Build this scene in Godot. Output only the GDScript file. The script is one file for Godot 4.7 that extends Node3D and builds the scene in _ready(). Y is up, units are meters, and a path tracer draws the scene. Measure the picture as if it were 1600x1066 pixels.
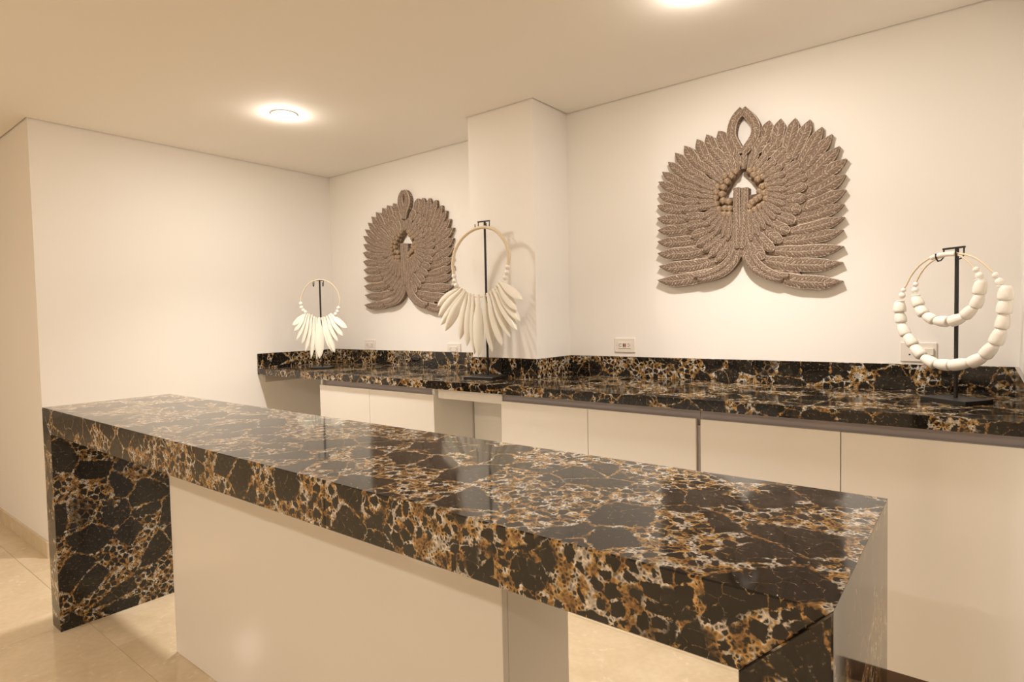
extends Node3D
# A niche with a long marble counter, a marble waterfall island, two carved feather panels and three shell necklaces on stands.
# x runs along the back wall, y up, z out of the back wall towards the room; metres.

const H = 2.279          # ceiling height
const XL = -3.832        # left wall of the niche
const ZB = -2.7055       # back wall
const ZF = -0.907        # face of the wall that returns to the left
const XR = 0.11          # right end of the niche
const PX0 = -2.157       # pillar
const PX1 = -1.7304
const PZ = -2.3997
const CZ = -2.0872       # front of the back counter
const CT = 0.9           # counter top height
const SL = 0.04          # counter slab thickness
const SPLIT = -1.04      # where the two island textures meet
const IX0 = -2.9501      # island
const IX1 = -0.1203
const IZ0 = -1.1797
const IZ1 = -0.6975
const IH = 0.8876
const IT = 0.1

var M := {}
var taken := {}
var rng := RandomNumberGenerator.new()

const L_OUT_TIP = [[-100, 687], [-153, 682], [-197, 671], [-257, 652], [-302, 629], [-336, 593], [-367, 552], [-385, 508], [-388, 452], [-393, 397], [-395, 337], [-392, 280], [-395, 227], [-395, 171], [-390, 110], [-397, 43]]
const L_OUT_ROOT = [[-60, 604], [-113, 588], [-154, 565], [-188, 544], [-215, 519], [-230, 491], [-241, 458], [-249, 429], [-251, 392], [-247, 354], [-238, 315], [-222, 276], [-191, 221], [-157, 174], [-110, 117], [-110, 70]]
const L_MID_TIP = [[-67, 621], [-123, 606], [-167, 588], [-195, 562], [-224, 534], [-247, 507], [-257, 471], [-264, 441], [-269, 401], [-266, 363], [-257, 327], [-245, 285], [-224, 235], [-198, 192], [-171, 165], [-143, 136], [-113, 111]]
const L_MID_ROOT = [[-38, 561], [-70, 547], [-100, 525], [-124, 504], [-149, 478], [-163, 458], [-170, 436], [-174, 411], [-174, 385], [-170, 357], [-159, 322], [-146, 291], [-127, 262], [-105, 243], [-77, 227], [-57, 218], [-33, 203]]
const L_IN_TIP = [[-46, 565], [-80, 552], [-112, 531], [-135, 512], [-161, 483], [-179, 461], [-182, 438], [-187, 413], [-189, 387], [-186, 359], [-169, 310], [-156, 276], [-136, 247], [-109, 231], [-79, 215], [-56, 200]]
const L_IN_ROOT = [[-28, 498], [-51, 492], [-74, 479], [-91, 465], [-102, 444], [-107, 427], [-112, 409], [-114, 393], [-114, 376], [-111, 360], [-105, 339], [-97, 321], [-85, 307], [-72, 300], [-57, 297], [-41, 295]]
const L_BEAD = [[-45, 496], [-66, 481], [-84, 460], [-99, 439], [-105, 416], [-109, 391], [-107, 364], [-20, 493], [-38, 477], [-57, 456], [-74, 433], [-81, 403], [-75, 374], [-52, 367], [-95, 338], [-68, 339], [-48, 336], [-92, 319], [-71, 314], [-49, 310]]
const R_OUT_TIP = [[115, 687], [161, 684], [217, 675], [272, 656], [316, 618], [351, 582], [378, 529], [402, 476], [399, 415], [399, 356], [393, 300], [395, 249], [390, 199], [391, 135], [388, 72], [388, -2]]
const R_OUT_ROOT = [[92, 605], [140, 578], [185, 550], [206, 519], [234, 482], [245, 454], [258, 422], [255, 393], [252, 348], [234, 298], [218, 260], [193, 213], [165, 176], [126, 142], [93, 104], [132, 33]]
const R_MID_TIP = [[97, 615], [139, 583], [182, 558], [204, 528], [232, 490], [245, 460], [262, 430], [260, 392], [257, 344], [240, 297], [218, 253], [196, 211], [165, 172], [133, 138], [93, 107]]
const R_MID_ROOT = [[62, 563], [102, 539], [131, 510], [159, 488], [177, 457], [181, 428], [181, 405], [179, 375], [175, 345], [164, 320], [143, 289], [117, 265], [94, 241], [64, 223], [34, 209]]
const R_IN_TIP = [[50, 563], [70, 559], [108, 541], [143, 514], [169, 486], [181, 454], [187, 420], [187, 384], [184, 351], [179, 324], [162, 292], [139, 269], [123, 246], [100, 231], [74, 207], [44, 189]]
const R_IN_ROOT = [[35, 509], [49, 502], [69, 490], [88, 472], [105, 451], [113, 432], [117, 414], [119, 394], [119, 373], [115, 354], [107, 336], [98, 322], [82, 312], [66, 305], [49, 301], [33, 297]]
const R_BEAD = [[41, 488], [59, 488], [75, 470], [56, 466], [90, 453], [73, 445], [106, 416], [91, 411], [111, 388], [98, 382], [107, 358], [80, 393], [80, 369], [96, 337], [65, 361], [49, 350], [78, 328], [38, 335], [60, 317], [38, 309]]
const STEM_L = [[-16, 421], [-16, 340], [-17, 254], [-14, 160]]
const STEM_R = [[18, 416], [17, 336], [11, 251], [5, 158]]
const HIP_L = [[-33, 273], [-27, 187], [-47, 123], [-95, 81], [-157, 56], [-213, 53]]
const HIP_R = [[30, 266], [32, 181], [52, 116], [90, 68], [146, 34], [193, 31]]
const EDGE_L = [[-8, 228], [-8, 155], [-36, 97], [-86, 56], [-158, 39], [-194, 39]]
const EDGE_R = [[5, 226], [9, 153], [33, 92], [74, 51], [130, 24], [169, 18]]
const LOOP_L = [[9, 752], [-20, 727], [-36, 693], [-40, 651], [-24, 610], [-2, 567]]
const LOOP_R = [[9, 752], [41, 714], [61, 672], [59, 635], [38, 602], [7, 566]]
const NECK_L = [[-12, 497], [-13, 535], [-16, 570]]
const NECK_R = [[12, 499], [13, 531], [14, 566]]
const HOLE = [[2, 492], [-32, 458], [-66, 407], [-60, 384], [-39, 379], [43, 368], [59, 380], [73, 397], [60, 424]]
const R_OUTER = [[-182, 318], [-179, 281], [-166, 238], [-141, 202], [-113, 165], [-70, 133], [-23, 124], [34, 129], [89, 147], [125, 180], [150, 222], [162, 268], [166, 311], [169, 352]]
const R_INNER = [[-115, 336], [-100, 304], [-70, 279], [-28, 267], [25, 273], [63, 298], [88, 332], [95, 374]]
const R_ROUND = [[-167, 377], [-173, 358], [151, 386], [140, 406], [-121, 394], [-123, 374], [92, 408], [82, 428]]
const R_DISC = [[-181, 338], [159, 372], [-121, 356], [94, 395]]
const R_WIRE_A = [[-165, 384], [-157, 393], [-137, 427], [-107, 458], [-72, 478], [-43, 485], [15, 486], [62, 473], [97, 451], [135, 413]]
const R_WIRE_B = [[-120, 397], [-116, 408], [-104, 429], [-81, 455], [-54, 472], [-21, 480], [15, 483], [46, 466], [76, 435]]
const R_SLEEVE = [[-65, 479], [-43, 484], [-15, 486], [17, 484]]
const M_HOOP = [[-188, 531], [-195, 588], [-187, 637], [-174, 670], [-132, 723], [-67, 760], [3, 769], [71, 747], [121, 692], [146, 630], [145, 599], [137, 560]]
const M_ATTACH = [[-162, 465], [-145, 459], [-131, 450], [-122, 441], [-112, 432], [-89, 427], [-72, 422], [-33, 418], [-3, 420], [20, 425], [39, 435], [56, 448], [72, 459], [85, 474], [92, 490]]
const M_TIP = [[-291, 376], [-283, 323], [-273, 277], [-243, 245], [-153, 199], [-106, 166], [-64, 124], [-34, 111], [44, 134], [104, 167], [151, 208], [194, 242], [208, 288], [195, 341], [225, 393]]
const M_BALL = [[-188, 531], [-185, 507], [-175, 483], [137, 560], [133, 533], [122, 508]]
const L_HOOP = [[-121, 428], [-121, 450], [-112, 482], [-92, 526], [-63, 558], [-35, 574], [6, 581], [33, 578], [74, 560], [106, 527], [126, 488], [133, 444], [123, 395]]
const L_ATTACH = [[-114, 351], [-98, 355], [-84, 354], [-70, 350], [-54, 344], [-38, 333], [-27, 326], [-2, 324], [17, 325], [33, 328], [50, 334], [67, 343], [78, 352]]
const L_TIP = [[-177, 289], [-164, 250], [-154, 192], [-118, 164], [-98, 114], [-61, 69], [-25, 63], [-3, 68], [81, 107], [95, 104], [116, 176], [151, 211], [180, 260]]
const L_BALL = [[-121, 428], [-118, 403], [-106, 383], [-93, 372], [123, 395], [116, 373], [103, 356]]


# ---------------------------------------------------------------- naming
func numbered(called: String) -> String:
	var n: int = taken.get(called, 0)
	taken[called] = n + 1
	return called if n == 0 else "%s_%03d" % [called, n]

func thing(called: String, label: String, category: String, at := Vector3.ZERO, turn := 0.0, group := "") -> Node3D:
	var o := Node3D.new()
	o.name = numbered(called)
	add_child(o)
	o.position = at
	o.rotation.y = turn
	tag(o, label, category, group)
	return o

func tag(o: Node, label: String, category: String, group := "") -> void:
	o.set_meta("label", label)
	o.set_meta("category", category)
	if group != "":
		o.set_meta("group", group)

func part(called: String, mesh: Mesh, mat: Material, parent: Node, at := Vector3.ZERO, turn := 0.0) -> MeshInstance3D:
	var o := MeshInstance3D.new()
	o.name = called
	o.mesh = mesh
	if mat:
		o.material_override = mat
	o.position = at
	o.rotation.y = turn
	o.cast_shadow = GeometryInstance3D.SHADOW_CASTING_SETTING_ON
	parent.add_child(o, true)
	return o

func struct(called: String, mesh: Mesh, mat: Material, label: String, category: String) -> MeshInstance3D:
	var o := part(numbered(called), mesh, mat, self)
	o.set_meta("kind", "structure")
	tag(o, label, category)
	return o

# ---------------------------------------------------------------- mesh helpers
func begin() -> SurfaceTool:
	var st := SurfaceTool.new()
	st.begin(Mesh.PRIMITIVE_TRIANGLES)
	st.set_smooth_group(-1)
	return st

func finish(st: SurfaceTool, onto: ArrayMesh = null) -> ArrayMesh:
	st.generate_normals()
	return st.commit(onto)

func vert(st: SurfaceTool, p: Vector3, uv: Vector2) -> void:
	st.set_uv(uv)
	st.add_vertex(p)

# a, b, c, d run counter-clockwise when seen from outside
func quad(st: SurfaceTool, a: Vector3, b: Vector3, c: Vector3, d: Vector3, ua := Vector2.ZERO, ub := Vector2.ZERO, uc := Vector2.ZERO, ud := Vector2.ZERO) -> void:
	vert(st, a, ua); vert(st, c, uc); vert(st, b, ub)
	vert(st, a, ua); vert(st, d, ud); vert(st, c, uc)

func tri(st: SurfaceTool, a: Vector3, b: Vector3, c: Vector3, ua := Vector2.ZERO, ub := Vector2.ZERO, uc := Vector2.ZERO) -> void:
	vert(st, a, ua); vert(st, c, uc); vert(st, b, ub)

func inset(poly: PackedVector2Array, d: float) -> PackedVector2Array:
	var n := poly.size()
	var out := PackedVector2Array()
	for i in n:
		var a := (poly[i] - poly[(i + n - 1) % n]).normalized()
		var b := (poly[(i + 1) % n] - poly[i]).normalized()
		var na := Vector2(-a.y, a.x)
		var nb := Vector2(-b.y, b.x)
		var m := na + nb
		var k := m.dot(na)
		out.append(poly[i] + (m / k * d if absf(k) > 0.05 else na * d))
	return out

# Prism: a counter-clockwise polygon (in p, q) raised from lo to hi along r, both rims bevelled by ch.
# put(p, q, r) gives the point (right-handed), uvf(point, normal) the texture place.
func prism(st: SurfaceTool, poly: PackedVector2Array, lo: float, hi: float, ch: float, put: Callable, uvf: Callable) -> void:
	var n := poly.size()
	var small := inset(poly, ch) if ch > 0 else poly
	var rings := [[small, lo], [poly, lo + ch], [poly, hi - ch], [small, hi]] if ch > 0 else [[poly, lo], [poly, hi]]
	for k in rings.size() - 1:
		for i in n:
			var j := (i + 1) % n
			var a: Vector3 = put.call(rings[k][0][i], rings[k][1])
			var b: Vector3 = put.call(rings[k][0][j], rings[k][1])
			var c: Vector3 = put.call(rings[k + 1][0][j], rings[k + 1][1])
			var d: Vector3 = put.call(rings[k + 1][0][i], rings[k + 1][1])
			var nn := (b - a).cross(d - a).normalized()
			quad(st, a, b, c, d, uvf.call(a, nn), uvf.call(b, nn), uvf.call(c, nn), uvf.call(d, nn))
	var ix := Geometry2D.triangulate_polygon(small)
	var up: Vector3 = put.call(Vector2.ZERO, 1.0) - put.call(Vector2.ZERO, 0.0)
	for t in range(0, ix.size(), 3):
		var q := [small[ix[t]], small[ix[t + 1]], small[ix[t + 2]]]
		if (q[1] - q[0]).cross(q[2] - q[0]) < 0:
			q = [q[0], q[2], q[1]]
		var hi3 := []
		var lo3 := []
		for p in q:
			hi3.append(put.call(p, hi))
			lo3.append(put.call(p, lo))
		tri(st, hi3[0], hi3[1], hi3[2], uvf.call(hi3[0], up), uvf.call(hi3[1], up), uvf.call(hi3[2], up))
		tri(st, lo3[0], lo3[2], lo3[1], uvf.call(lo3[0], -up), uvf.call(lo3[2], -up), uvf.call(lo3[1], -up))

func on_floor(p: Vector2, r: float) -> Vector3:      # polygon in (x, -z), raised along y
	return Vector3(p.x, r, -p.y)

func on_wall(p: Vector2, r: float) -> Vector3:       # polygon in (x, y), raised along z
	return Vector3(p.x, p.y, r)

func uv_plain(p: Vector3, n: Vector3) -> Vector2:
	var a := n.abs()
	if a.y >= a.x and a.y >= a.z:
		return Vector2(p.x, p.z)
	if a.z >= a.x:
		return Vector2(p.x, -p.y)
	return Vector2(p.z, -p.y)

func rect(x0: float, y0: float, x1: float, y1: float) -> PackedVector2Array:
	return PackedVector2Array([Vector2(x0, y0), Vector2(x1, y0), Vector2(x1, y1), Vector2(x0, y1)])

# box with bevelled edges; all twelve edges are cut
func add_box(st: SurfaceTool, lo: Vector3, hi: Vector3, ch := 0.0, uvf = null) -> void:
	if uvf == null:
		uvf = uv_plain
	if ch <= 0.0:
		prism(st, rect(lo.x, lo.y, hi.x, hi.y), lo.z, hi.z, 0.0, on_wall, uvf)
		return
	var poly := PackedVector2Array([Vector2(lo.x + ch, lo.y), Vector2(hi.x - ch, lo.y), Vector2(hi.x, lo.y + ch), Vector2(hi.x, hi.y - ch), Vector2(hi.x - ch, hi.y), Vector2(lo.x + ch, hi.y), Vector2(lo.x, hi.y - ch), Vector2(lo.x, lo.y + ch)])
	prism(st, poly, lo.z, hi.z, ch, on_wall, uvf)

func box(lo: Vector3, hi: Vector3, ch := 0.0, uvf = null) -> ArrayMesh:
	var st := begin()
	add_box(st, lo, hi, ch, uvf)
	return finish(st)

# tube along a path; radii may vary
func add_tube(st: SurfaceTool, pts: PackedVector3Array, radii: PackedFloat32Array, sides := 8) -> void:
	st.set_smooth_group(1)
	var n := pts.size()
	var t0 := (pts[1] - pts[0]).normalized()
	var u := t0.cross(Vector3.UP if absf(t0.y) < 0.9 else Vector3.RIGHT).normalized()
	var rings := []
	for i in n:
		var t := (pts[mini(i + 1, n - 1)] - pts[maxi(i - 1, 0)]).normalized()
		u = (u - t * u.dot(t)).normalized()
		var w := t.cross(u)
		var r := radii[mini(i, radii.size() - 1)]
		var ring := PackedVector3Array()
		for k in sides:
			var a := TAU * k / sides
			ring.append(pts[i] + (u * cos(a) + w * sin(a)) * r)
		rings.append(ring)
	for i in n - 1:
		for k in sides:
			var j := (k + 1) % sides
			quad(st, rings[i][k], rings[i][j], rings[i + 1][j], rings[i + 1][k])
	st.set_smooth_group(-1)
	for k in sides:
		var j := (k + 1) % sides
		tri(st, pts[0], rings[0][j], rings[0][k])
		tri(st, pts[n - 1], rings[n - 1][k], rings[n - 1][j])

func tube(pts: PackedVector3Array, r: float, sides := 8) -> ArrayMesh:
	var st := begin()
	add_tube(st, pts, PackedFloat32Array([r]), sides)
	return finish(st)

# profile of (radius, along) turned about the axis +z
func add_lathe(st: SurfaceTool, prof: PackedVector2Array, sides := 20) -> void:
	st.set_smooth_group(1)
	for i in prof.size() - 1:
		for k in sides:
			var a := TAU * k / sides
			var b := TAU * (k + 1) / sides
			var p := [Vector3(prof[i].x * cos(a), prof[i].x * sin(a), prof[i].y), Vector3(prof[i].x * cos(b), prof[i].x * sin(b), prof[i].y), Vector3(prof[i + 1].x * cos(b), prof[i + 1].x * sin(b), prof[i + 1].y), Vector3(prof[i + 1].x * cos(a), prof[i + 1].x * sin(a), prof[i + 1].y)]
			if prof[i].x < 1e-5:
				tri(st, p[0], p[2], p[3])
			elif prof[i + 1].x < 1e-5:
				tri(st, p[0], p[1], p[2])
			else:
				quad(st, p[0], p[1], p[2], p[3])

func lathe(prof: PackedVector2Array, sides := 20) -> ArrayMesh:
	var st := begin()
	add_lathe(st, prof, sides)
	return finish(st)

func ball(r: float, squash := 1.0) -> ArrayMesh:
	var prof := PackedVector2Array()
	for i in 13:
		var a := PI * i / 12.0
		prof.append(Vector2(r * sin(a), -r * squash * cos(a)))
	return lathe(prof, 18)

func catmull(p: PackedVector2Array, per: int) -> PackedVector2Array:
	var out := PackedVector2Array()
	var n := p.size()
	for i in n - 1:
		var a := p[maxi(i - 1, 0)]
		var d := p[mini(i + 2, n - 1)]
		for k in per:
			out.append(p[i].cubic_interpolate(p[i + 1], a, d, float(k) / per))
	out.append(p[n - 1])
	return out

func v2s(list: Array, s := 0.001) -> PackedVector2Array:
	var out := PackedVector2Array()
	for q in list:
		out.append(Vector2(q[0], q[1]) * s)
	return out

# ---------------------------------------------------------------- textures
func noise_bytes(w: int, h: int, ppm: float, org: Vector2, sd: int, kind: int, per_m: float, oct := 1, warp := 0.0, warp_per_m := 10.0, ret := -1, jitter := 1.0) -> PackedByteArray:
	var n := FastNoiseLite.new()
	n.seed = sd
	n.noise_type = kind
	n.frequency = per_m / ppm
	n.offset = Vector3(org.x * ppm, org.y * ppm, 0)
	n.fractal_type = FastNoiseLite.FRACTAL_FBM if oct > 1 else FastNoiseLite.FRACTAL_NONE
	n.fractal_octaves = oct
	if ret >= 0:
		n.cellular_return_type = ret
		n.cellular_distance_function = FastNoiseLite.DISTANCE_EUCLIDEAN
		n.cellular_jitter = jitter
	if warp > 0:
		n.domain_warp_enabled = true
		n.domain_warp_amplitude = warp * ppm
		n.domain_warp_frequency = warp_per_m / ppm
		n.domain_warp_fractal_type = FastNoiseLite.DOMAIN_WARP_FRACTAL_PROGRESSIVE
		n.domain_warp_fractal_octaves = 3
	return n.get_image(w, h, false, false, false).get_data()

# Black and gold breccia marble: dark clasts in a gold, white and brown matrix, with calmer dark zones crossed by veins.
func marble(w: int, h: int, ppm: float, org: Vector2, sd: int, calm: float) -> ImageTexture:
	var C := FastNoiseLite.TYPE_CELLULAR
	var S := FastNoiseLite.TYPE_SIMPLEX_SMOOTH
	var D := FastNoiseLite.RETURN_DISTANCE2_SUB
	var V := FastNoiseLite.RETURN_CELL_VALUE
	var big := noise_bytes(w, h, ppm, org, sd, C, 9.5, 1, 0.026, 9.0, D)
	var bigv := noise_bytes(w, h, ppm, org, sd, C, 9.5, 1, 0.026, 9.0, V)
	var mid := noise_bytes(w, h, ppm, org, sd + 1, C, 44.0, 1, 0.008, 26.0, D)
	var midv := noise_bytes(w, h, ppm, org, sd + 1, C, 44.0, 1, 0.008, 26.0, V)
	var fine := noise_bytes(w, h, ppm, org, sd + 2, C, 150.0, 1, 0.005, 70.0, D)
	var finev := noise_bytes(w, h, ppm, org, sd + 2, C, 150.0, 1, 0.005, 70.0, V)
	var zone := noise_bytes(w, h, ppm, org, sd + 3, S, 4.0, 3)
	var sel := noise_bytes(w, h, ppm, org, sd + 4, S, 26.0, 4)
	var grain := noise_bytes(w, h, ppm, org, sd + 5, S, 70.0, 4)
	var out := PackedByteArray()
	out.resize(w * h * 3)
	var gold := Vector3(200, 160, 98)
	var cream := Vector3(218, 208, 194)
	var rust := Vector3(128, 92, 56)
	var rows := func(y: int) -> void:
		for x in w:
			var i := y * w + x
			var z := zone[i] / 255.0
			var g := grain[i] / 255.0
			var s := sel[i] / 255.0
			var e_mid := mid[i] / 127.0
			var e_fine := fine[i] / 127.0
			var e_big := big[i] / 127.0
			var mv := midv[i] / 255.0
			# veins along the big clasts, of uneven width
			var tv := 0.010 + 0.07 * clampf((s - 0.45) * 3.0, 0.0, 1.0)
			var c := clampf((tv - e_big) / 0.02 + 0.5, 0.0, 1.0) * clampf((g - 0.25) * 6.0, 0.0, 1.0)
			# hairlines between the middle clasts
			c = maxf(c, clampf((0.030 - e_mid) / 0.03 + 0.4, 0.0, 1.0) * clampf((s + g - 0.86) * 4.0, 0.0, 0.85))
			# breccia: each clast shrinks by its own amount, crumbs of dark stone float in the matrix between
			var solid := clampf((bigv[i] / 255.0 - 0.74) * 20.0, 0.0, 1.0) * clampf((e_big - 0.05) * 30.0, 0.0, 1.0)
			var breccia := clampf((z - calm + (bigv[i] / 255.0 - 0.5) * 0.22) * 40.0, 0.0, 1.0) * (1.0 - solid)
			if breccia > 0.0:
				var t := 0.05 + 0.52 * mv + 0.30 * (g - 0.5)
				var m := clampf((t - e_mid) / 0.04 + 0.5, 0.0, 1.0)
				var crumb := clampf((e_fine - (0.15 + 0.75 * finev[i] / 255.0) + 0.25 * (s - 0.5)) / 0.08, 0.0, 1.0)
				m *= 1.0 - 0.9 * crumb
				c = maxf(c, m * breccia)
			var vein := gold
			if s < 0.49:
				vein = gold.lerp(cream, clampf((0.49 - s) * 14.0, 0.0, 1.0))
			elif s > 0.55:
				vein = gold.lerp(rust, clampf((s - 0.55) * 7.0, 0.0, 0.7))
			vein *= (0.62 + 0.66 * g) * lerpf(1.04, 0.66, clampf(e_fine * 1.8, 0.0, 1.0))
			var dk := 22.0 + 18.0 * mv * (1.0 - solid) + 22.0 * (g - 0.45)
			var col := Vector3(dk * 1.03, dk * 0.95, dk * 0.86).lerp(vein, c)
			out[i * 3] = clampi(int(col.x), 8, 255)
			out[i * 3 + 1] = clampi(int(col.y), 7, 255)
			out[i * 3 + 2] = clampi(int(col.z), 6, 255)
	for y in h:
		rows.call(y)
	var img := Image.create_from_data(w, h, false, Image.FORMAT_RGB8, out)
	img.generate_mipmaps()
	return ImageTexture.create_from_image(img)

# cream limestone of the floor and skirting
func limestone(sd: int) -> ImageTexture:
	var w := 1024
	var h := 512
	var ppm := 1024.0 / 2.4
	var S := FastNoiseLite.TYPE_SIMPLEX_SMOOTH
	var a := noise_bytes(w, h, ppm, Vector2.ZERO, sd, S, 3.0, 4, 0.05, 4.0)
	var b := noise_bytes(w, h, ppm, Vector2.ZERO, sd + 1, FastNoiseLite.TYPE_CELLULAR, 4.0, 1, 0.12, 4.0, FastNoiseLite.RETURN_DISTANCE2_SUB)
	var c := noise_bytes(w, h, ppm, Vector2.ZERO, sd + 2, S, 30.0, 4)
	var out := PackedByteArray()
	out.resize(w * h * 3)
	for i in w * h:
		var t := a[i] / 255.0 * 0.7 + c[i] / 255.0 * 0.3 - 0.5
		var v := clampf(0.03 - b[i] / 127.0, 0.0, 0.03) / 0.03 * clampf((c[i] / 255.0 - 0.45) * 6.0, 0.0, 1.0)
		out[i * 3] = clampi(int(222 + t * 34 + v * 12), 0, 255)
		out[i * 3 + 1] = clampi(int(203 + t * 38 + v * 14), 0, 255)
		out[i * 3 + 2] = clampi(int(172 + t * 44 + v * 18), 0, 255)
	var img := Image.create_from_data(w, h, false, Image.FORMAT_RGB8, out)
	img.generate_mipmaps()
	return ImageTexture.create_from_image(img)

# barbs of a carved feather with limewash left in the cuts: u along the feather, v across
func feather_maps() -> Array:
	var w := 256
	var h := 96
	var S := FastNoiseLite.TYPE_SIMPLEX_SMOOTH
	var a := noise_bytes(w, h, 256.0, Vector2.ZERO, 71, S, 9.0, 3)
	var b := noise_bytes(w, h, 256.0, Vector2.ZERO, 72, S, 60.0, 3)
	var out := PackedByteArray()
	out.resize(w * h * 3)
	var hi := Image.create(w, h, false, Image.FORMAT_L8)
	for y in h:
		for x in w:
			var i := y * w + x
			var v := absf((y + 0.5) / h - 0.5) * 2.0
			var ph := (float(x) / w) * 10.0 - v * 1.7 + (a[i] / 255.0 - 0.5) * 1.1
			var f := ph - floorf(ph)
			var cut := clampf(1.0 - absf(f - 0.5) * 4.0, 0.0, 1.0)     # 1 in the cut
			if v < 0.10:
				cut = clampf(cut + 0.5, 0.0, 0.8)
			var rim := clampf((v - 0.84) * 9.0, 0.0, 1.0)
			var wash := clampf(maxf(cut * (0.48 + 0.60 * (a[i] / 255.0)), rim * 1.05) + (b[i] / 255.0 - 0.55) * 0.5, 0.0, 1.0)
			var wood := Vector3(124, 103, 87) * (0.80 + 0.46 * b[i] / 255.0)
			var col := wood.lerp(Vector3(226, 210, 190), wash)
			out[i * 3] = clampi(int(col.x), 0, 255)
			out[i * 3 + 1] = clampi(int(col.y), 0, 255)
			out[i * 3 + 2] = clampi(int(col.z), 0, 255)
			var up := (1.0 - cut * 0.8) * (1.0 - rim * 0.2)
			hi.set_pixel(x, y, Color(up, up, up))
	var img := Image.create_from_data(w, h, false, Image.FORMAT_RGB8, out)
	var nm := hi.duplicate()
	nm.convert(Image.FORMAT_RGBA8)
	nm.bump_map_to_normal_map(7.0)
	img.generate_mipmaps()
	nm.generate_mipmaps()
	return [ImageTexture.create_from_image(img), ImageTexture.create_from_image(nm)]

func speckle(base: Vector3, light: Vector3, per_m: float, sd: int, bias: float) -> ImageTexture:
	var w := 256
	var S := FastNoiseLite.TYPE_SIMPLEX_SMOOTH
	var a := noise_bytes(w, w, 512.0, Vector2.ZERO, sd, S, per_m, 4)
	var out := PackedByteArray()
	out.resize(w * w * 3)
	for i in w * w:
		var col := base.lerp(light, clampf((a[i] / 255.0 - bias) * 3.0, 0.0, 1.0))
		out[i * 3] = int(col.x)
		out[i * 3 + 1] = int(col.y)
		out[i * 3 + 2] = int(col.z)
	var img := Image.create_from_data(w, w, false, Image.FORMAT_RGB8, out)
	img.generate_mipmaps()
	return ImageTexture.create_from_image(img)

func mat(col: Color, rough: float, tex: Texture2D = null, metal := 0.0) -> StandardMaterial3D:
	var m := StandardMaterial3D.new()
	m.albedo_color = col
	m.roughness = rough
	m.metallic = metal
	if tex:
		m.albedo_texture = tex
	return m

func make_materials() -> void:
	M.wall = mat(WALL, 0.85)
	M.ceiling = mat(CEIL, 0.9)
	M.plaster = mat(Color(0.93, 0.91, 0.88), 0.9)
	M.lacquer = mat(Color(0.955, 0.94, 0.915), 0.10)
	M.carcass = mat(Color(0.80, 0.76, 0.73), 0.5)
	M.channel = mat(Color(0.72, 0.69, 0.70), 0.4)
	M.kick = mat(Color(0.44, 0.35, 0.28), 0.5)
	M.stone_left = mat(Color.WHITE, 0.07, marble(1664, 560, 850.0, Vector2(0, 0), 11, 0.37))
	M.stone_right = mat(Color.WHITE, 0.07, marble(1300, 924, 1400.0, Vector2(1.9101, 0), 11, 0.37))
	M.stone_leg = mat(Color.WHITE, 0.07, marble(320, 560, 620.0, Vector2(5, 3), 21, 0.40))
	M.stone_counter = mat(Color.WHITE, 0.08, marble(2048, 420, 512.0, Vector2(9, 4), 31, 0.42))
	M.tile = mat(Color.WHITE, 0.12, limestone(41))
	M.grout = mat(Color(0.70, 0.62, 0.52), 0.8)
	var fm := feather_maps()
	M.feather = mat(Color.WHITE, 0.75, fm[0])
	M.feather.normal_enabled = true
	M.feather.normal_texture = fm[1]
	M.feather.normal_scale = 1.0
	M.wood = mat(Color.WHITE, 0.8, speckle(Vector3(112, 92, 76), Vector3(205, 188, 168), 40.0, 81, 0.5))
	M.wood.uv1_triplanar = true
	M.wood.uv1_scale = Vector3(2, 2, 2)
	M.berry = mat(Color.WHITE, 0.7, speckle(Vector3(128, 105, 84), Vector3(204, 182, 152), 50.0, 83, 0.40))
	M.berry.uv1_triplanar = true
	M.berry.uv1_scale = Vector3(2, 2, 2)
	M.iron = mat(Color(0.10, 0.09, 0.085), 0.45)
	M.shell = mat(Color(0.95, 0.92, 0.87), 0.32)
	M.shell.subsurf_scatter_enabled = true
	M.shell.subsurf_scatter_strength = 0.15
	M.bead = mat(Color(0.96, 0.942, 0.905), 0.22)
	M.bead.subsurf_scatter_enabled = true
	M.bead.subsurf_scatter_strength = 0.15
	M.cord = mat(Color(0.90, 0.83, 0.72), 0.5)
	M.plastic = mat(Color(0.94, 0.91, 0.87), 0.3)
	M.slot = mat(Color(0.08, 0.07, 0.07), 0.5)
	M.red = mat(Color(0.62, 0.10, 0.07), 0.4)
	M.trim = mat(Color(0.93, 0.91, 0.88), 0.4)
	M.glow = mat(Color(1, 1, 1), 0.5)
	M.glow.emission_enabled = true
	M.glow.emission = LAMP
	M.glow.emission_energy_multiplier = 30.0

# ---------------------------------------------------------------- light, camera
const WALL = Color(0.972, 0.958, 0.936)
const CEIL = Color(0.975, 0.958, 0.93)
const LAMP = Color(1.0, 0.935, 0.865)
const COOL = Color(1.0, 0.965, 0.925)
const LAMP_ENERGY = 0.58
const BEAM = 1.75

func set_view() -> void:
	var cam := Camera3D.new()
	cam.name = "camera"
	cam.fov = rad_to_deg(2.0 * atan(533.0 / 929.764))
	cam.near = 0.02
	add_child(cam)
	cam.transform = Transform3D(Basis(Vector3.UP, 0.6663) * Basis(Vector3.RIGHT, -0.0393) * Basis(Vector3(0, 0, 1), -0.0207), Vector3(0, 1.2084, 0))
	cam.current = true
	var e := Environment.new()
	e.background_mode = Environment.BG_COLOR
	e.background_color = Color(0, 0, 0)
	e.tonemap_mode = Environment.TONE_MAPPER_LINEAR
	e.tonemap_exposure = 1.54
	e.sdfgi_enabled = true
	e.ssao_enabled = true
	e.ssil_enabled = true
	var we := WorldEnvironment.new()
	we.name = "environment"
	we.environment = e
	add_child(we)

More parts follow.
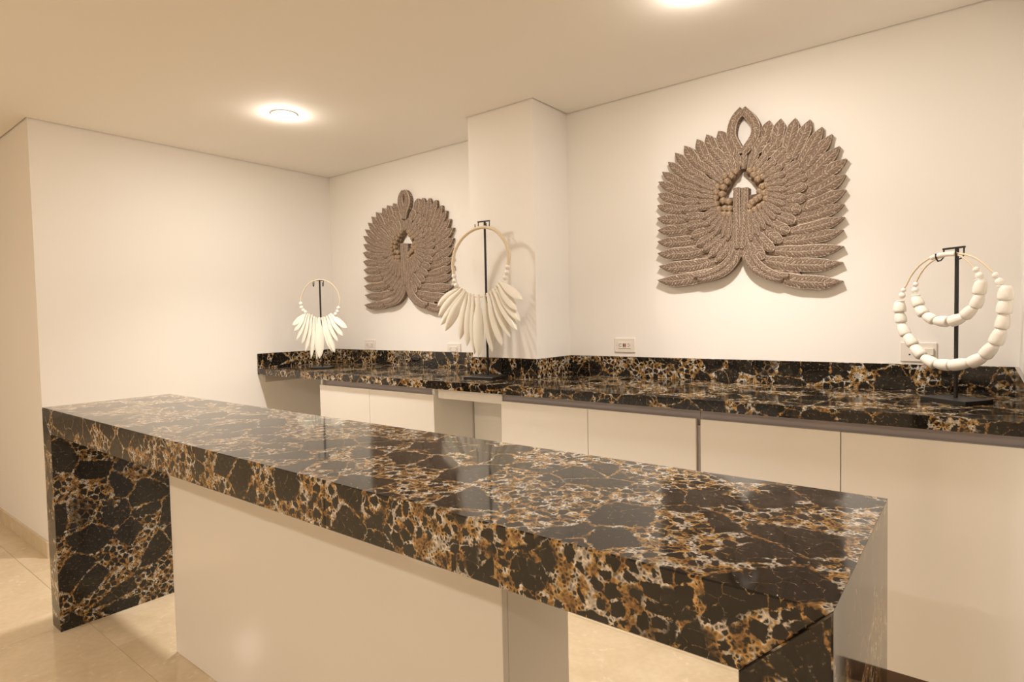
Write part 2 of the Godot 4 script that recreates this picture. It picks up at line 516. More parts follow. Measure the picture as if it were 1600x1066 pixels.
func downlight(x: float, z: float, label: String, power := 1.0, tint := LAMP) -> void:
	var t := thing("downlight", label, "ceiling light", Vector3(x, H, z), 0.0, "recessed ceiling downlights")
	var ring := begin()
	add_lathe(ring, PackedVector2Array([Vector2(0.066, 0.0), Vector2(0.0655, -0.003), Vector2(0.062, -0.005), Vector2(0.056, -0.004), Vector2(0.054, 0.0)]), 32)
	var r := part("trim_ring", finish(ring), M.trim, t)
	r.rotation.x = -PI / 2
	var d := part("lens", lathe(PackedVector2Array([Vector2(0.0, -0.028), Vector2(0.018, -0.0265), Vector2(0.034, -0.022), Vector2(0.047, -0.013), Vector2(0.054, 0.0)]), 32), M.glow, t)
	d.rotation.x = -PI / 2
	var l := AreaLight3D.new()
	l.name = "downlight_glow"
	l.area_size = Vector2(0.095, 0.095)
	l.light_color = tint
	l.light_energy = LAMP_ENERGY * power * 0.88
	l.area_range = 14.0
	l.shadow_enabled = true
	t.add_child(l)
	l.position = Vector3(0, -0.034, 0)
	l.rotation.x = -PI / 2
	var b := SpotLight3D.new()
	b.name = "downlight_beam"
	b.light_color = tint
	b.light_energy = LAMP_ENERGY * power * BEAM
	b.light_size = 0.045
	b.spot_angle = 54.0
	b.spot_angle_attenuation = 1.0
	b.spot_range = 14.0
	b.spot_attenuation = 2.0
	b.shadow_enabled = true
	t.add_child(b)
	b.position = Vector3(0, -0.032, 0)
	b.rotation.x = -PI / 2
	var o := OmniLight3D.new()
	o.name = "downlight_spill"
	o.light_color = tint
	o.light_energy = LAMP_ENERGY * power * 0.05
	o.light_size = 0.03
	o.omni_range = 14.0
	o.omni_attenuation = 2.0
	o.shadow_enabled = true
	t.add_child(o)
	o.position = Vector3(0, -0.020, 0)

func make_lights() -> void:
	downlight(-2.819, -1.73, "glowing round ceiling downlight above the corner with the smallest shell necklace", 1.38, COOL)
	downlight(-0.745, -1.95, "round ceiling downlight in front of the carving with the open loop", 1.18, COOL)
	downlight(-0.50, 1.18, "round ceiling downlight on the room side of the marble island")
	downlight(-1.95, 1.18, "unseen round downlight added to brighten the room side, level with the island cabinet")  # extra unseen lamp, added to lift the bounce light on doors and ceiling
	downlight(-3.40, 1.18, "round ceiling downlight in the room beside the outer wall corner")
	downlight(-6.10, 1.28, "round ceiling downlight farther off along the left wall", 0.95)
	downlight(2.0, 1.18, "round ceiling downlight over the right part of the room")
	downlight(-0.50, 3.9, "round ceiling downlight near the rear wall facing the island")
	downlight(-3.10, 3.9, "round ceiling downlight near the rear wall facing the niche corner", 0.8)
	downlight(-6.10, 3.9, "round ceiling downlight near the far rear corner of the room", 0.6)

# ---------------------------------------------------------------- the room
func make_room() -> void:
	var top := H + 0.05
	var w := 0.12
	struct("wall_back", box(Vector3(XL - w, 0, ZB - w), Vector3(XR + w, top, ZB)), M.wall, "cream painted back wall above the long marble counter", "wall")
	struct("wall_pillar", box(Vector3(PX0, 0, ZB), Vector3(PX1, top, PZ), 0.0), M.wall, "cream pillar standing out of the back wall behind the counter", "pillar")
	struct("wall_left", box(Vector3(XL - w, 0, ZB), Vector3(XL, top, ZF - w)), M.wall, "cream side wall at the closed end of the counter", "wall")
	struct("wall_left_return", box(Vector3(-9.6, 0, ZF - w), Vector3(XL, top, ZF)), M.wall, "cream wall running off to the left from the outer corner", "wall")
	struct("wall_right", box(Vector3(XR, 0, ZB), Vector3(XR + w, top, -2.12)), M.wall, "short cream wall at the right end of the counter", "wall")
	struct("wall_right_return", box(Vector3(XR, 0, -2.12), Vector3(3.32, top, -2.0)), M.wall, "cream wall beyond the right end of the counter", "wall")
	struct("wall_west", box(Vector3(-9.72, 0, ZF - w), Vector3(-9.6, top, 5.32)), M.wall, "cream wall at the far left end of the room", "wall")
	struct("wall_rear", box(Vector3(-9.6, 0, 5.2), Vector3(3.2, top, 5.32)), M.wall, "cream wall across the room facing the niche", "wall")
	struct("wall_east", box(Vector3(3.2, 0, -2.0), Vector3(3.32, top, 5.32)), M.wall, "cream wall at the right end of the room", "wall")
	# plaster ceiling, held a few millimetres off the walls so that a dark shadow gap runs around it
	var out := PackedVector2Array()
	for q in [[-9.6, ZF], [-9.6, 5.2], [3.2, 5.2], [3.2, -2.0], [XR, -2.0], [XR, ZB], [PX1, ZB], [PX1, PZ], [PX0, PZ], [PX0, ZB], [XL, ZB], [XL, ZF]]:
		out.append(Vector2(q[0], -q[1]))
	var st := begin()
	prism(st, inset(out, 0.007), H, H + 0.02, 0.0, on_floor, uv_plain)
	struct("ceiling", finish(st), M.ceiling, "smooth beige plaster ceiling with a shadow gap along the walls", "ceiling")
	struct("ceiling_slab", box(Vector3(-9.72, top, ZB - w), Vector3(3.32, top + 0.1, 5.32)), M.plaster, "plastered slab above the dropped ceiling", "ceiling")
	# floor: polished cream stone tiles
	var fl := struct("floor", box(Vector3(-9.72, -0.06, ZB - w), Vector3(3.32, -0.002, 5.32)), M.grout, "polished cream stone floor of large tiles", "floor")
	var variants := []
	rng.seed = 5
	for k in 6:
		var off := Vector2(rng.randf(), rng.randf())
		var uvf := func(p: Vector3, _n: Vector3) -> Vector2:
			return Vector2(p.x, p.z) / Vector2(2.4, 1.2) + off
		variants.append(box(Vector3(0.0007, -0.004, 0.0007), Vector3(1.1993, 0.0, 0.5993), 0.0006, uvf))
	var zi := -4
	while -0.793 + 0.6 * zi < 5.2:
		var z := -0.793 + 0.6 * zi
		zi += 1
		for xi in range(-5, 7):
			var x := -4.1 + 1.2 * xi
			if z < -2.8 or x > 3.2 or (x < -5.1 and z < -1.5) or (x > 0.2 and z < -2.6):
				continue
			part("tile", variants[rng.randi() % 6], M.tile, fl, Vector3(x, 0, z))
	# skirting of the same stone
	var sk := func(p: Vector3, _n: Vector3) -> Vector2:
		return Vector2(p.x + p.z, p.y) / 2.4
	struct("baseboard_left", box(Vector3(XL, 0, CZ + 0.02), Vector3(XL + 0.012, 0.083, ZF + 0.012), 0.001, sk), M.tile, "cream stone skirting along the niche side wall", "baseboard")
	struct("baseboard_left_return", box(Vector3(-9.6, 0, ZF), Vector3(XL, 0.083, ZF + 0.012), 0.001, sk), M.tile, "cream stone skirting along the left return wall", "baseboard")

# ---------------------------------------------------------------- island
func island_uv(tex_m: Vector2, x0: float) -> Callable:
	return func(p: Vector3, n: Vector3) -> Vector2:
		var u := p.x - x0
		var v := p.z - IZ0 + 0.03
		if absf(n.z) > 0.5:
			v = (IZ1 - IZ0) + 0.03 + (IH - p.y)
		elif absf(n.x) > 0.6:
			u = IH - p.y
		return Vector2(u, v) / tex_m

func make_island() -> void:
	var t := thing("marble_island", "long black and gold marble island with waterfall ends", "island", Vector3.ZERO)
	var b := IH - IT
	var L := Vector2(1664.0 / 850.0, 560.0 / 850.0)
	var R := Vector2(1300.0 / 1400.0, 924.0 / 1400.0)
	var e := 0.0007
	var st := begin()
	prism(st, PackedVector2Array([Vector2(IX0 + IT, b), Vector2(SPLIT, b), Vector2(SPLIT, IH), Vector2(IX0, IH)]), IZ0, IZ1, 0.002, on_wall, island_uv(L, -2.9501))
	var mesh := finish(st)
	mesh.surface_set_material(0, M.stone_left)
	st = begin()
	prism(st, PackedVector2Array([Vector2(SPLIT, b), Vector2(IX1 - IT, b), Vector2(IX1, IH), Vector2(SPLIT, IH)]), IZ0, IZ1, 0.002, on_wall, island_uv(R, SPLIT))
	finish(st, mesh)
	mesh.surface_set_material(1, M.stone_right)
	part("worktop", mesh, null, t)
	var leg_uv := func(p: Vector3, n: Vector3) -> Vector2:
		if absf(n.x) > 0.5:
			return Vector2(p.z - IZ0, IH - p.y) / Vector2(320.0 / 620.0, 560.0 / 620.0)
		return Vector2(p.x - IX0 + 0.2, IH - p.y) / Vector2(320.0 / 620.0, 560.0 / 620.0)
	st = begin()
	prism(st, PackedVector2Array([Vector2(IX0, 0), Vector2(IX0 + IT, 0), Vector2(IX0 + IT, b - e), Vector2(IX0, IH - e)]), IZ0, IZ1, 0.002, on_wall, leg_uv)
	part("end_panel", finish(st), M.stone_leg, t)
	st = begin()
	prism(st, PackedVector2Array([Vector2(IX1 - IT, 0), Vector2(IX1, 0), Vector2(IX1, IH - e), Vector2(IX1 - IT, b - e)]), IZ0, IZ1, 0.002, on_wall, leg_uv)
	part("end_panel", finish(st), M.stone_leg, t)
	# white cabinet that carries the middle of the worktop
	var c := thing("island_cabinet", "glossy off-white cabinet box under the marble island", "cabinet", Vector3.ZERO)
	part("body", box(Vector3(-2.322, 0, -1.155), Vector3(-0.757, b - 0.0005, -0.931), 0.001), M.lacquer, c)
	part("front_panel", box(Vector3(-2.322, 0.001, -0.930), Vector3(-0.757, b - 0.001, -0.9118), 0.0012), M.lacquer, c)

# ---------------------------------------------------------------- back counter and its cabinets
func counter_uv(p: Vector3, n: Vector3) -> Vector2:
	var s := Vector2(4.0, 420.0 / 512.0)
	var a := n.abs()
	if a.y > 0.6:
		return Vector2(p.x + 3.9, p.z + 2.72) / s
	var u := p.x + 3.9 if a.z > a.x else p.z + 4.2
	if p.y > CT + 0.0001:
		return Vector2(u + 0.13, 0.70 + CT + 0.1 - p.y) / s
	return Vector2(u, 0.64 + CT - p.y) / s

func make_counter() -> void:
	var t := thing("marble_counter", "long black and gold marble counter against the back wall", "counter", Vector3.ZERO)
	var poly := PackedVector2Array()
	for q in [[XL, CZ], [XR, CZ], [XR, ZB], [PX1, ZB], [PX1, PZ], [PX0, PZ], [PX0, ZB], [XL, ZB]]:
		poly.append(Vector2(q[0], -q[1]))
	var st := begin()
	prism(st, poly, CT - SL, CT, 0.0, on_floor, counter_uv)
	part("worktop", finish(st), M.stone_counter, t)
	var u := 0.0125
	var g := 0.0006
	for q in [[XL, CZ, XL + u, ZB + u], [XL, ZB, -3.05, ZB + u], [-3.05 + g, ZB, PX0 - u, ZB + u], [PX0 - u, ZB, PX0, PZ], [PX0 - u, PZ, PX1 + u, PZ + u], [PX1, ZB + u, PX1 + u, PZ], [PX1, ZB, -0.865, ZB + u], [-0.865 + g, ZB, XR - u, ZB + u], [XR - u, CZ, XR, ZB]]:
		part("upstand", box(Vector3(q[0], CT, minf(q[1], q[3])), Vector3(q[2], CT + 0.1008, maxf(q[1], q[3])), 0.001, counter_uv), M.stone_counter, t)
	var bt := thing("support_batten", "pale batten fixed to the side wall under the counter end", "batten")
	part("batten", box(Vector3(XL, CT - SL - 0.055, ZB), Vector3(XL + 0.022, CT - SL, CZ - 0.04), 0.001), M.carcass, bt)
	var ap := thing("apron_board", "white apron board across the open bay below the counter", "board")
	part("board", box(Vector3(PX0 + 0.012, CT - SL - 0.050, -2.135), Vector3(PX1, CT - SL, -2.117), 0.001), M.lacquer, ap)
	cabinet(-3.147, -2.676, -2.165, ZB, true, "white two-door base cabinet beside the open space under the counter end")
	cabinet(PX1 + 0.003, -1.267, -0.8095, ZB, false, "white two-door base cabinet in the middle, next to the open bay")
	cabinet(-0.7945, -0.342, XR - 0.002, ZB, false, "white two-door base cabinet below the double bead necklace")

func cabinet(x0: float, xm: float, x1: float, zb: float, ends: bool, label: String) -> void:
	var c := thing("base_cabinet", label, "cabinet", Vector3.ZERO, 0.0, "white base cabinets under the marble counter")
	var top := CT - SL
	var zf := -2.1245
	var s := 0.018
	var zs := zf + 0.012 if ends else zf - 0.013
	var cx := s if ends else -0.007
	part("side_panel", box(Vector3(x0 + 0.001, 0.10, zb), Vector3(x0 + s, top, zs), 0.0005), M.lacquer, c)
	part("side_panel", box(Vector3(x1 - s, 0.10, zb), Vector3(x1 - 0.001, top, zs), 0.0005), M.lacquer, c)
	part("body", box(Vector3(x0 + s, 0.10, zb), Vector3(x1 - s, top - 0.06, zf), 0.0005), M.carcass, c)
	part("handle_channel", box(Vector3(x0 + maxf(cx, -0.007 if x0 > -0.9 else 0.0), top - 0.058, zf - 0.012), Vector3(x1 - maxf(cx, -0.0075 if x1 < 0.0 else 0.0), top - 0.001, zf - 0.004), 0.0008), M.channel, c)
	part("toe_kick", box(Vector3(x0 + 0.002, 0.0, zb + 0.02), Vector3(x1 - 0.002, 0.099, zf - 0.05), 0.0005), M.kick, c)
	if x0 > -0.9:
		part("filler_strip", box(Vector3(x0 - 0.0145, 0.10, zf - 0.02), Vector3(x0 - 0.0005, top - 0.059, zf + 0.006), 0.0005), M.channel, c)
	for d in [[x0, xm], [xm, x1]]:
		part("door", box(Vector3(d[0] + 0.0012, 0.103, zf + 0.002), Vector3(d[1] - 0.0012, top - 0.034, zf + 0.020), 0.001), M.lacquer, c)

# ---------------------------------------------------------------- carved feather panels
# One carved feather: a strip along pts (metres, on the wall plane), half width w, raised from zb to zt.
func feather(pts: PackedVector2Array, w: float, zt: float, zb: float, shape: int) -> ArrayMesh:
	var c := catmull(pts, maxi(1, int(ceil(14.0 / (pts.size() - 1)))))
	var n := c.size()
	var total := 0.0
	var at := PackedFloat32Array([0.0])
	for i in n - 1:
		total += c[i].distance_to(c[i + 1])
		at.append(total)
	var vs := [-1.0, -0.72, -0.38, 0.0, 0.38, 0.72, 1.0]
	var off := rng.randf()
	var grid := []
	var uvs := []
	for i in n:
		var t := at[i] / total
		var d := (c[mini(i + 1, n - 1)] - c[maxi(i - 1, 0)]).normalized()
		var nn := Vector2(-d.y, d.x)
		var k := 1.0
		if shape == 0:       # pointed primary
			k = lerpf(0.62, 1.0, smoothstep(0.0, 0.35, t)) if t < 0.70 else 1.0 - pow((t - 0.70) / 0.30, 1.55)
		elif shape == 1:     # rounded covert
			k = lerpf(0.60, 1.0, smoothstep(0.0, 0.45, t)) if t < 0.72 else sqrt(maxf(0.0, 1.0 - pow((t - 0.72) / 0.28, 2.0) * 0.93))
		elif shape == 2:     # band with even width
			k = lerpf(0.9, 1.0, t) if t < 0.93 else 1.0 - (t - 0.93) / 0.07 * 0.45
		else:                # blade narrowing at both ends
			k = 0.35 + 0.65 * sin(PI * clampf(t * 0.9 + 0.05, 0.0, 1.0))
		var row := PackedVector3Array()
		var uvr := PackedVector2Array()
		for v in vs:
			var p: Vector2 = c[i] + nn * (w * k * v)
			var z: float = zt - 0.0050 * pow(absf(v), 3.0) - (0.0016 if v == 0.0 else 0.0) - 0.003 * t * t
			row.append(Vector3(p.x, p.y, z))
			var ve: float = signf(v + 0.001) * maxf(absf(v), smoothstep(0.90, 0.98, t) * 0.97) if shape < 2 else v
			uvr.append(Vector2(at[i] / 0.15 + off, ve * 0.5 + 0.5))
		grid.append(row)
		uvs.append(uvr)
	var st := begin()
	st.set_smooth_group(1)
	for i in n - 1:
		for j in 6:
			quad(st, grid[i][j], grid[i + 1][j], grid[i + 1][j + 1], grid[i][j + 1], uvs[i][j], uvs[i + 1][j], uvs[i + 1][j + 1], uvs[i][j + 1])
	st.set_smooth_group(-1)
	var low := func(p: Vector3) -> Vector3: return Vector3(p.x, p.y, zb)
	for i in n - 1:
		var a: Vector3 = grid[i][0]
		var b: Vector3 = grid[i + 1][0]
		quad(st, low.call(a), low.call(b), b, a, Vector2(uvs[i][0].x, 0.22), Vector2(uvs[i + 1][0].x, 0.22), uvs[i + 1][0], uvs[i][0])
		a = grid[i][6]
		b = grid[i + 1][6]
		quad(st, low.call(b), low.call(a), a, b, Vector2(uvs[i + 1][0].x, 0.78), Vector2(uvs[i][0].x, 0.78), uvs[i][6], uvs[i + 1][6])
	for j in 6:
		quad(st, low.call(grid[0][j + 1]), low.call(grid[0][j]), grid[0][j], grid[0][j + 1], uvs[0][j + 1], uvs[0][j], uvs[0][j], uvs[0][j + 1])
		quad(st, low.call(grid[n - 1][j]), low.call(grid[n - 1][j + 1]), grid[n - 1][j + 1], grid[n - 1][j], uvs[n - 1][j], uvs[n - 1][j + 1], uvs[n - 1][j + 1], uvs[n - 1][j])
	return finish(st)

func feather_row(parent: Node, roots: PackedVector2Array, tips: PackedVector2Array, zt: float, zb: float, shape: int, sag0: float, sag1: float, reach: float) -> void:
	var n := mini(roots.size(), tips.size())
	for i in n:
		var mid := 0.0
		var cnt := 0
		for j in [i - 1, i + 1]:
			if j >= 0 and j < n:
				mid += roots[i].lerp(tips[i], 0.62).distance_to(roots[j].lerp(tips[j], 0.62))
				cnt += 1
		var w: float = clampf(mid / cnt * 0.5, 0.008, 0.030) * reach
		var r := roots[i]
		var q := tips[i]
		r = r - (q - r).normalized() * 0.012
		var ctrl := (r + q) * 0.5
		ctrl.y += r.distance_to(q) * lerpf(sag0, sag1, float(i) / (n - 1))
		var f := part("feather", feather(PackedVector2Array([r, r.lerp(ctrl, 0.5).lerp(ctrl.lerp(q, 0.5), 0.25), r.lerp(ctrl, 0.5).lerp(ctrl.lerp(q, 0.5), 0.5), ctrl.lerp(q, 0.5).lerp(q, 0.15), q]), w, zt + 0.0012 * (i % 2), zb, shape), M.feather, parent)
		f.cast_shadow = GeometryInstance3D.SHADOW_CASTING_SETTING_ON

func carving(at: Vector3, sl: float, sr: float, sy: float, oy: float, closed: bool, label: String) -> void:
	var t := thing("feather_carving", label, "wall carving", at, 0.0, "carved feather panels on the back wall")
	var fit := func(list: Array) -> PackedVector2Array:
		var o := v2s(list)
		for i in o.size():
			o[i] = Vector2(o[i].x * (sl if o[i].x < 0 else sr), o[i].y * sy + oy)
		return o
	var dome := PackedVector2Array()
	for i in 6:
		var a := PI / 2 * i / 5.0
		dome.append(Vector2(0.0158 * cos(a), 0.040 + 0.013 * sin(a)))
	dome.insert(0, Vector2(0.0158, 0.0))
	var berry := lathe(dome, 12)
	for side in 2:
		var wing := part("wing", null, null, t)
		var outer_root: PackedVector2Array = fit.call(L_OUT_ROOT if side == 0 else R_OUT_ROOT)
		var outer_tip: PackedVector2Array = fit.call(L_OUT_TIP if side == 0 else R_OUT_TIP)
		var mid_root: PackedVector2Array = fit.call(L_MID_ROOT if side == 0 else R_MID_ROOT)
		var mid_tip: PackedVector2Array = fit.call(L_MID_TIP if side == 0 else R_MID_TIP)
		var in_root: PackedVector2Array = fit.call(L_IN_ROOT if side == 0 else R_IN_ROOT)
		var in_tip: PackedVector2Array = fit.call(L_IN_TIP if side == 0 else R_IN_TIP)
		var edge: PackedVector2Array = fit.call(EDGE_L if side == 0 else EDGE_R)
		# the board that the feathers are cut from, with the opening in its middle left free
		var poly := PackedVector2Array()
		for i in outer_tip.size():
			poly.append(outer_root[i].lerp(outer_tip[i], 0.42))
		for i in range(edge.size() - 1, -1, -1):
			poly.append(edge[i])
		var s := -1.0 if side == 0 else 1.0
		poly.append_array(fit.call([[s * 2, 400], [s * 36, 385], [s * 62, 388], [s * 66, 407], [s * 34, 456], [s * 2, 492], [s * 2, 560]]))
		if Geometry2D.is_polygon_clockwise(poly):
			poly.reverse()
		var st := begin()
		prism(st, poly, 0.0005, 0.026, 0.0, on_wall, uv_plain)
		wing.mesh = finish(st)
		wing.material_override = M.wood
		feather_row(wing, outer_root, outer_tip, 0.033, 0.0005, 0, 0.03, -0.11, 0.96)
		feather_row(wing, mid_root, mid_tip, 0.0445, 0.022, 1, 0.02, -0.10, 1.02)
		feather_row(wing, in_root, in_tip, 0.054, 0.022, 1, 0.0, -0.03, 0.94)
		for p in fit.call(L_BEAD if side == 0 else R_BEAD):
			part("berry", berry, M.berry, wing, Vector3(p.x, p.y, rng.randf_range(-0.002, 0.002) + 0.0025))
		part("shaft", feather(fit.call(STEM_L if side == 0 else STEM_R), 0.0155, 0.054, 0.0005, 2), M.feather, wing)
		part("border_feather", feather(fit.call(HIP_L if side == 0 else HIP_R), 0.015, 0.047, 0.02, 2), M.feather, wing)
		part("border_feather", feather(edge, 0.0165, 0.045, 0.0005, 2), M.feather, wing)
		var neck: PackedVector2Array = fit.call(NECK_L if side == 0 else NECK_R)
		part("neck_feather", feather(neck, 0.013, 0.047, 0.0005, 1), M.feather, wing)
		if closed:
			part("crest", feather(v2s([[-9, 540], [-12, 590], [-31, 645], [-31, 690], [-7, 724]] if side == 0 else [[5, 540], [10, 590], [32, 645], [27, 690], [5, 724]]), 0.024, 0.046, 0.0005, 3), M.feather, wing)
		else:
			part("crest", feather(fit.call(LOOP_L if side == 0 else LOOP_R), 0.0195, 0.046, 0.0005, 2), M.feather, wing)

# ---------------------------------------------------------------- necklaces on stands
# Local frame of a stand: u along its crossbar, v up from the counter, n out of the necklace plane.
func stand(at: Vector3, dir: Vector3, base: Vector3, pole_u: float, top: float, bar0: float, bar1: float, hook_n: float, label: String) -> void:
	var turn := atan2(-dir.z, dir.x)
	var t := thing("necklace_stand", label, "display stand", at, turn, "black necklace stands on the counter")
	part("base", box(Vector3(-base.x / 2, 0, -base.z / 2), Vector3(base.x / 2, base.y, base.z / 2), 0.0012), M.iron, t)
	part("pole", box(Vector3(pole_u - 0.0045, base.y, -0.0045), Vector3(pole_u + 0.0045, top, 0.0045), 0.0008), M.iron, t)
	part("crossbar", box(Vector3(bar0, top, -0.004), Vector3(bar1, top + 0.006, 0.004), 0.0008), M.iron, t)
	for u in [bar0 + 0.003, bar1 - 0.003]:
		var p := PackedVector3Array([Vector3(u, top + 0.002, 0), Vector3(u, top - 0.024, 0.001), Vector3(u, top - 0.034, hook_n * 0.35), Vector3(u, top - 0.037, hook_n * 0.75), Vector3(u, top - 0.028, hook_n), Vector3(u, top - 0.012, hook_n * 1.05)])
		part("hook", tube(p, 0.0024, 6), M.iron, t)

# A flat shell blade from a to b, bowed across its width and turned about its length
func blade(a: Vector3, b: Vector3, w: float, turn: float, bow: float) -> ArrayMesh:
	var d := (b - a).normalized()
	var side := Vector3(0, 0, 1).cross(d).normalized()
	side = side.rotated(d, turn)
	var nrm := d.cross(side)
	var N := 14
	var vs := [-1.0, -0.7, -0.35, 0.0, 0.35, 0.7, 1.0]
	var front := []
	var back := []
	var len := a.distance_to(b)
	for i in N + 1:
		var t := float(i) / N
		var k := 0.28 + 0.72 * smoothstep(0.0, 0.5, t) if t < 0.58 else pow(maxf(0.0, 1.0 - pow((t - 0.58) / 0.42, 2.2)), 0.75)
		k = maxf(k, 0.03)
		var f := PackedVector3Array()
		var g := PackedVector3Array()
		for v in vs:
			var p: Vector3 = a.lerp(b, t) + side * (w * k * v) - nrm * (bow * w * k * v * v) + nrm * (bow * 0.25 * len * sin(PI * t) * 0.25)
			var th: float = 0.0022 * (1.0 - 0.7 * v * v)
			f.append(p + nrm * th)
			g.append(p - nrm * th)
		front.append(f)
		back.append(g)
	var st := begin()
	st.set_smooth_group(1)
	for i in N:
		for j in 6:
			quad(st, front[i][j], front[i + 1][j], front[i + 1][j + 1], front[i][j + 1])
			quad(st, back[i][j + 1], back[i + 1][j + 1], back[i + 1][j], back[i][j])
	st.set_smooth_group(-1)
	for i in N:
		quad(st, back[i][0], back[i + 1][0], front[i + 1][0], front[i][0])
		quad(st, front[i][6], front[i + 1][6], back[i + 1][6], back[i][6])
	for j in 6:
		quad(st, back[0][j + 1], back[0][j], front[0][j], front[0][j + 1])
		quad(st, back[N][j], back[N][j + 1], front[N][j + 1], front[N][j])
	return finish(st)

func to3(p: Vector2, n := 0.0) -> Vector3:
	return Vector3(p.x, p.y, n)

func blade_necklace(at: Vector3, dir: Vector3, hoop: Array, att: Array, tip: Array, balls: Array, wide: int, w: float, hoop_r: float, ball_r: float, plane: float, turn_a: float, turn_b: float, label: String) -> void:
	var t := thing("shell_necklace", label, "necklace", at, atan2(-dir.z, dir.x))
	var path := PackedVector3Array()
	for p in catmull(v2s(hoop), 6):
		path.append(to3(p, plane))
	part("neck_ring", tube(path, hoop_r, 10), M.cord, t)
	var sphere := ball(ball_r, 0.92)
	for p in v2s(balls):
		part("bead", sphere, M.bead, t, to3(p, plane))
	var a := v2s(att)
	var b := v2s(tip)
	# cord that the blades are strung on
	var cord := PackedVector3Array()
	for p in catmull(a, 3):
		cord.append(to3(p, plane - 0.002))
	part("cord", tube(cord, 0.003, 8), M.cord, t)
	var n := a.size()
	for i in n:
		var turn: float = -0.15 if i == wide else (turn_a if i < wide else turn_b) + rng.randf_range(-0.12, 0.12)
		var up := (a[i] - b[i]).normalized() * 0.012
		var dz := 0.012 if i == wide else 0.004 * (i % 2)
		part("blade", blade(to3(a[i] + up, plane + dz), to3(b[i], plane + dz + 0.012), w * (1.1 if i == wide else rng.randf_range(0.80, 0.95)), turn, 0.28), M.shell, t)

func strand(t: Node3D, centers: Array, r: float, plane: float, flip: int) -> void:
	var c := v2s(centers)
	var n := c.size()
	for i in n:
		var d := (c[mini(i + 1, n - 1)] - c[maxi(i - 1, 0)]).normalized()
		var gap := 1e9
		for j in [i - 1, i + 1]:
			if j >= 0 and j < n:
				gap = minf(gap, c[i].distance_to(c[j]))
		var h := gap * 0.52
		# cut from shell: a short cone with a rounded shoulder and a flat sawn end
		var big := r * rng.randf_range(0.96, 1.06)
		var prof := PackedVector2Array([Vector2(0.0, -h), Vector2(0.60 * big, -h), Vector2(0.70 * big, -h * 0.93), Vector2(0.86 * big, -h * 0.5), Vector2(0.97 * big, 0.0), Vector2(1.0 * big, h * 0.5), Vector2(0.98 * big, h * 0.82), Vector2(0.90 * big, h * 0.97), Vector2(0.80 * big, h), Vector2(0.0, h)])
		var down := i < n * flip / 10
		var ax := to3(d if down else -d)
		var o := part("shell_bead", lathe(prof, 22), M.bead, t, to3(c[i], plane))
		var x := ax.cross(Vector3(0, 0, 1)).normalized()
		o.basis = Basis(x, Vector3(0, 0, 1) if x.cross(Vector3(0, 0, 1)).dot(ax) > 0 else Vector3(0, 0, -1), ax).orthonormalized()
		o.rotate_object_local(Vector3(0, 0, 1), rng.randf() * TAU)

func bead_necklace(at: Vector3, dir: Vector3) -> void:
	var t := thing("bead_necklace", "double strand of chunky white shell beads on a black stand", "necklace", at, atan2(-dir.z, dir.x))
	var pl := 0.028
	strand(t, R_OUTER, 0.0192, pl, 5)
	strand(t, R_INNER, 0.0180, pl, 5)
	var sizes := [10.0, 13.5, 14.0, 11.5, 10.5, 13.0, 14.0, 11.0]
	for i in 8:
		part("round_bead", ball(sizes[i] * 0.00085, 0.9), M.bead, t, Vector3(R_ROUND[i][0], R_ROUND[i][1], pl * 1000.0) * 0.001)
	for i in 4:
		var o := part("disc_bead", lathe(PackedVector2Array([Vector2(0, -0.002), Vector2(0.0135, -0.002), Vector2(0.0150, 0.0), Vector2(0.0135, 0.002), Vector2(0, 0.002)]), 20), M.bead, t, Vector3(R_DISC[i][0], R_DISC[i][1], pl * 1000.0) * 0.001)
		o.rotation = Vector3(PI / 2, 0, [0.1, 0.35, -0.1, 0.0][i])
	for w in [R_WIRE_A, R_WIRE_B]:
		var path := PackedVector3Array()
		for p in catmull(v2s(w), 5):
			path.append(to3(p, pl))
		part("wire", tube(path, 0.0032, 8), M.cord, t)
	var path2 := PackedVector3Array()
	for p in catmull(v2s(R_SLEEVE), 5):
		path2.append(to3(p, pl))
	part("sleeve", tube(path2, 0.0078, 14), M.bead, t)

func make_displays() -> void:
	var dr := Vector3(0.81, 0, 0.588).normalized()
	var pr := Vector3(-0.0595, CT, -2.4285)
	stand(pr, dr, Vector3(0.153, 0.015, 0.119), 0.0, 0.503, -0.047, 0.026, 0.034, "black metal stand carrying the double strand of shell beads")
	bead_necklace(pr, dr)
	var dm := Vector3(0.989, 0, -0.146).normalized()
	var pm := Vector3(-1.985, CT, -2.33)
	stand(pm, dm, Vector3(0.175, 0.015, 0.218), -0.008, 0.800, -0.050, 0.023, 0.030, "tall black metal stand in front of the pillar")
	blade_necklace(pm, dm, M_HOOP, M_ATTACH, M_TIP, M_BALL, 7, 0.027, 0.0085, 0.0135, 0.026, -0.35, -0.75, "large necklace of long pale shell blades before the pillar")
	var dl := Vector3(0.786, 0, -0.618).normalized()
	var pl := Vector3(-3.4, CT, -2.3)
	stand(pl, dl, Vector3(0.12, 0.012, 0.12), 0.0, 0.575, -0.040, 0.028, 0.022, "short black metal stand near the closed end of the counter")
	blade_necklace(pl, dl, L_HOOP, L_ATTACH, L_TIP, L_BALL, 7, 0.027, 0.0033, 0.0122, 0.020, 0.7, -0.8, "smallest necklace of pale shell blades near the room corner")

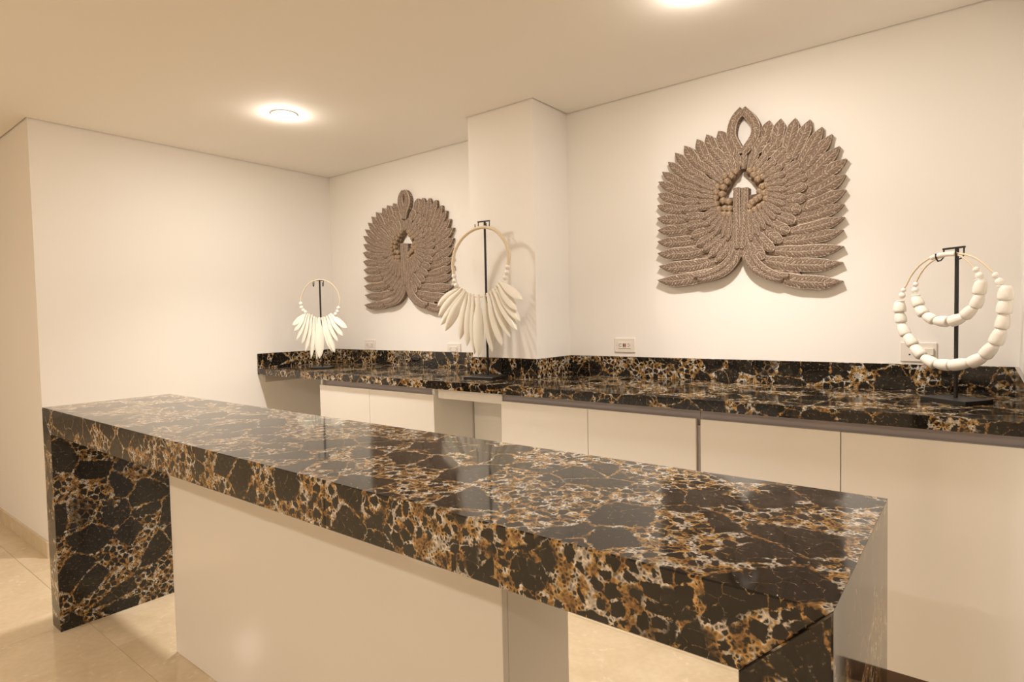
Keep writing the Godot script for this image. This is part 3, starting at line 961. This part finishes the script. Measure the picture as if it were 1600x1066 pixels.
# ---------------------------------------------------------------- outlets
func outlet(x: float, y: float, label: String, kind: int) -> void:
	var t := thing("wall_outlet", label, "outlet", Vector3(x, y, ZB), 0.0, "white outlets above the counter")
	part("plate", box(Vector3(-0.0575, -0.036, 0.0), Vector3(0.0575, 0.036, 0.006), 0.002), M.plastic, t)
	if kind == 2:
		part("switch", box(Vector3(0.010, -0.012, 0.006), Vector3(0.048, 0.016, 0.016), 0.002), M.plastic, t)
		part("screw", box(Vector3(-0.030, -0.012, 0.006), Vector3(-0.025, -0.007, 0.0066)), M.slot, t)
		return
	part("receptacle", box(Vector3(-0.034, -0.0165, 0.006), Vector3(0.034, 0.0165, 0.009), 0.0012), M.plastic, t)
	for sx in [-0.022, 0.022]:
		for sy in [-0.006, 0.006]:
			part("slot", box(Vector3(sx - 0.004, sy - 0.0012, 0.009), Vector3(sx + 0.004, sy + 0.0012, 0.0093)), M.slot, t)
		part("ground_hole", box(Vector3(sx * 1.36 - 0.0018, -0.0022, 0.009), Vector3(sx * 1.36 + 0.0018, 0.0022, 0.0093)), M.slot, t)
	if kind == 1:
		part("test_button", box(Vector3(-0.0075, -0.0085, 0.009), Vector3(-0.0015, 0.0085, 0.0105), 0.0004), M.slot, t)
		part("reset_button", box(Vector3(0.0015, -0.0085, 0.009), Vector3(0.0075, 0.0085, 0.0105), 0.0004), M.red, t)
	for sx in [-0.047, 0.047]:
		part("screw", box(Vector3(sx - 0.0015, -0.0015, 0.006), Vector3(sx + 0.0015, 0.0015, 0.0064)), M.channel, t)

func _ready() -> void:
	rng.seed = 7
	set_view()
	make_materials()
	make_lights()
	make_room()
	make_counter()
	make_island()
	rng.seed = 12
	carving(Vector3(-0.8181, 1.33, ZB), 1.0, 1.0, 1.0, 0.0, false, "carved feather wall panel with an open pointed loop on top")
	carving(Vector3(-2.9793, 1.33, ZB), 1.14, 1.06, 1.04, -0.055, true, "carved feather wall panel with a closed bud crest left of the pillar")
	make_displays()
	outlet(-1.4027, 1.058, "white outlet with black and red buttons right of the pillar", 1)
	outlet(-3.409, 1.036, "plain white outlet under the carving with the bud crest", 0)
	outlet(-2.588, 1.019, "plain white outlet beside the pillar behind the large necklace", 0)
	outlet(-0.180, 1.047, "white wall plate behind the double shell bead necklace", 2)
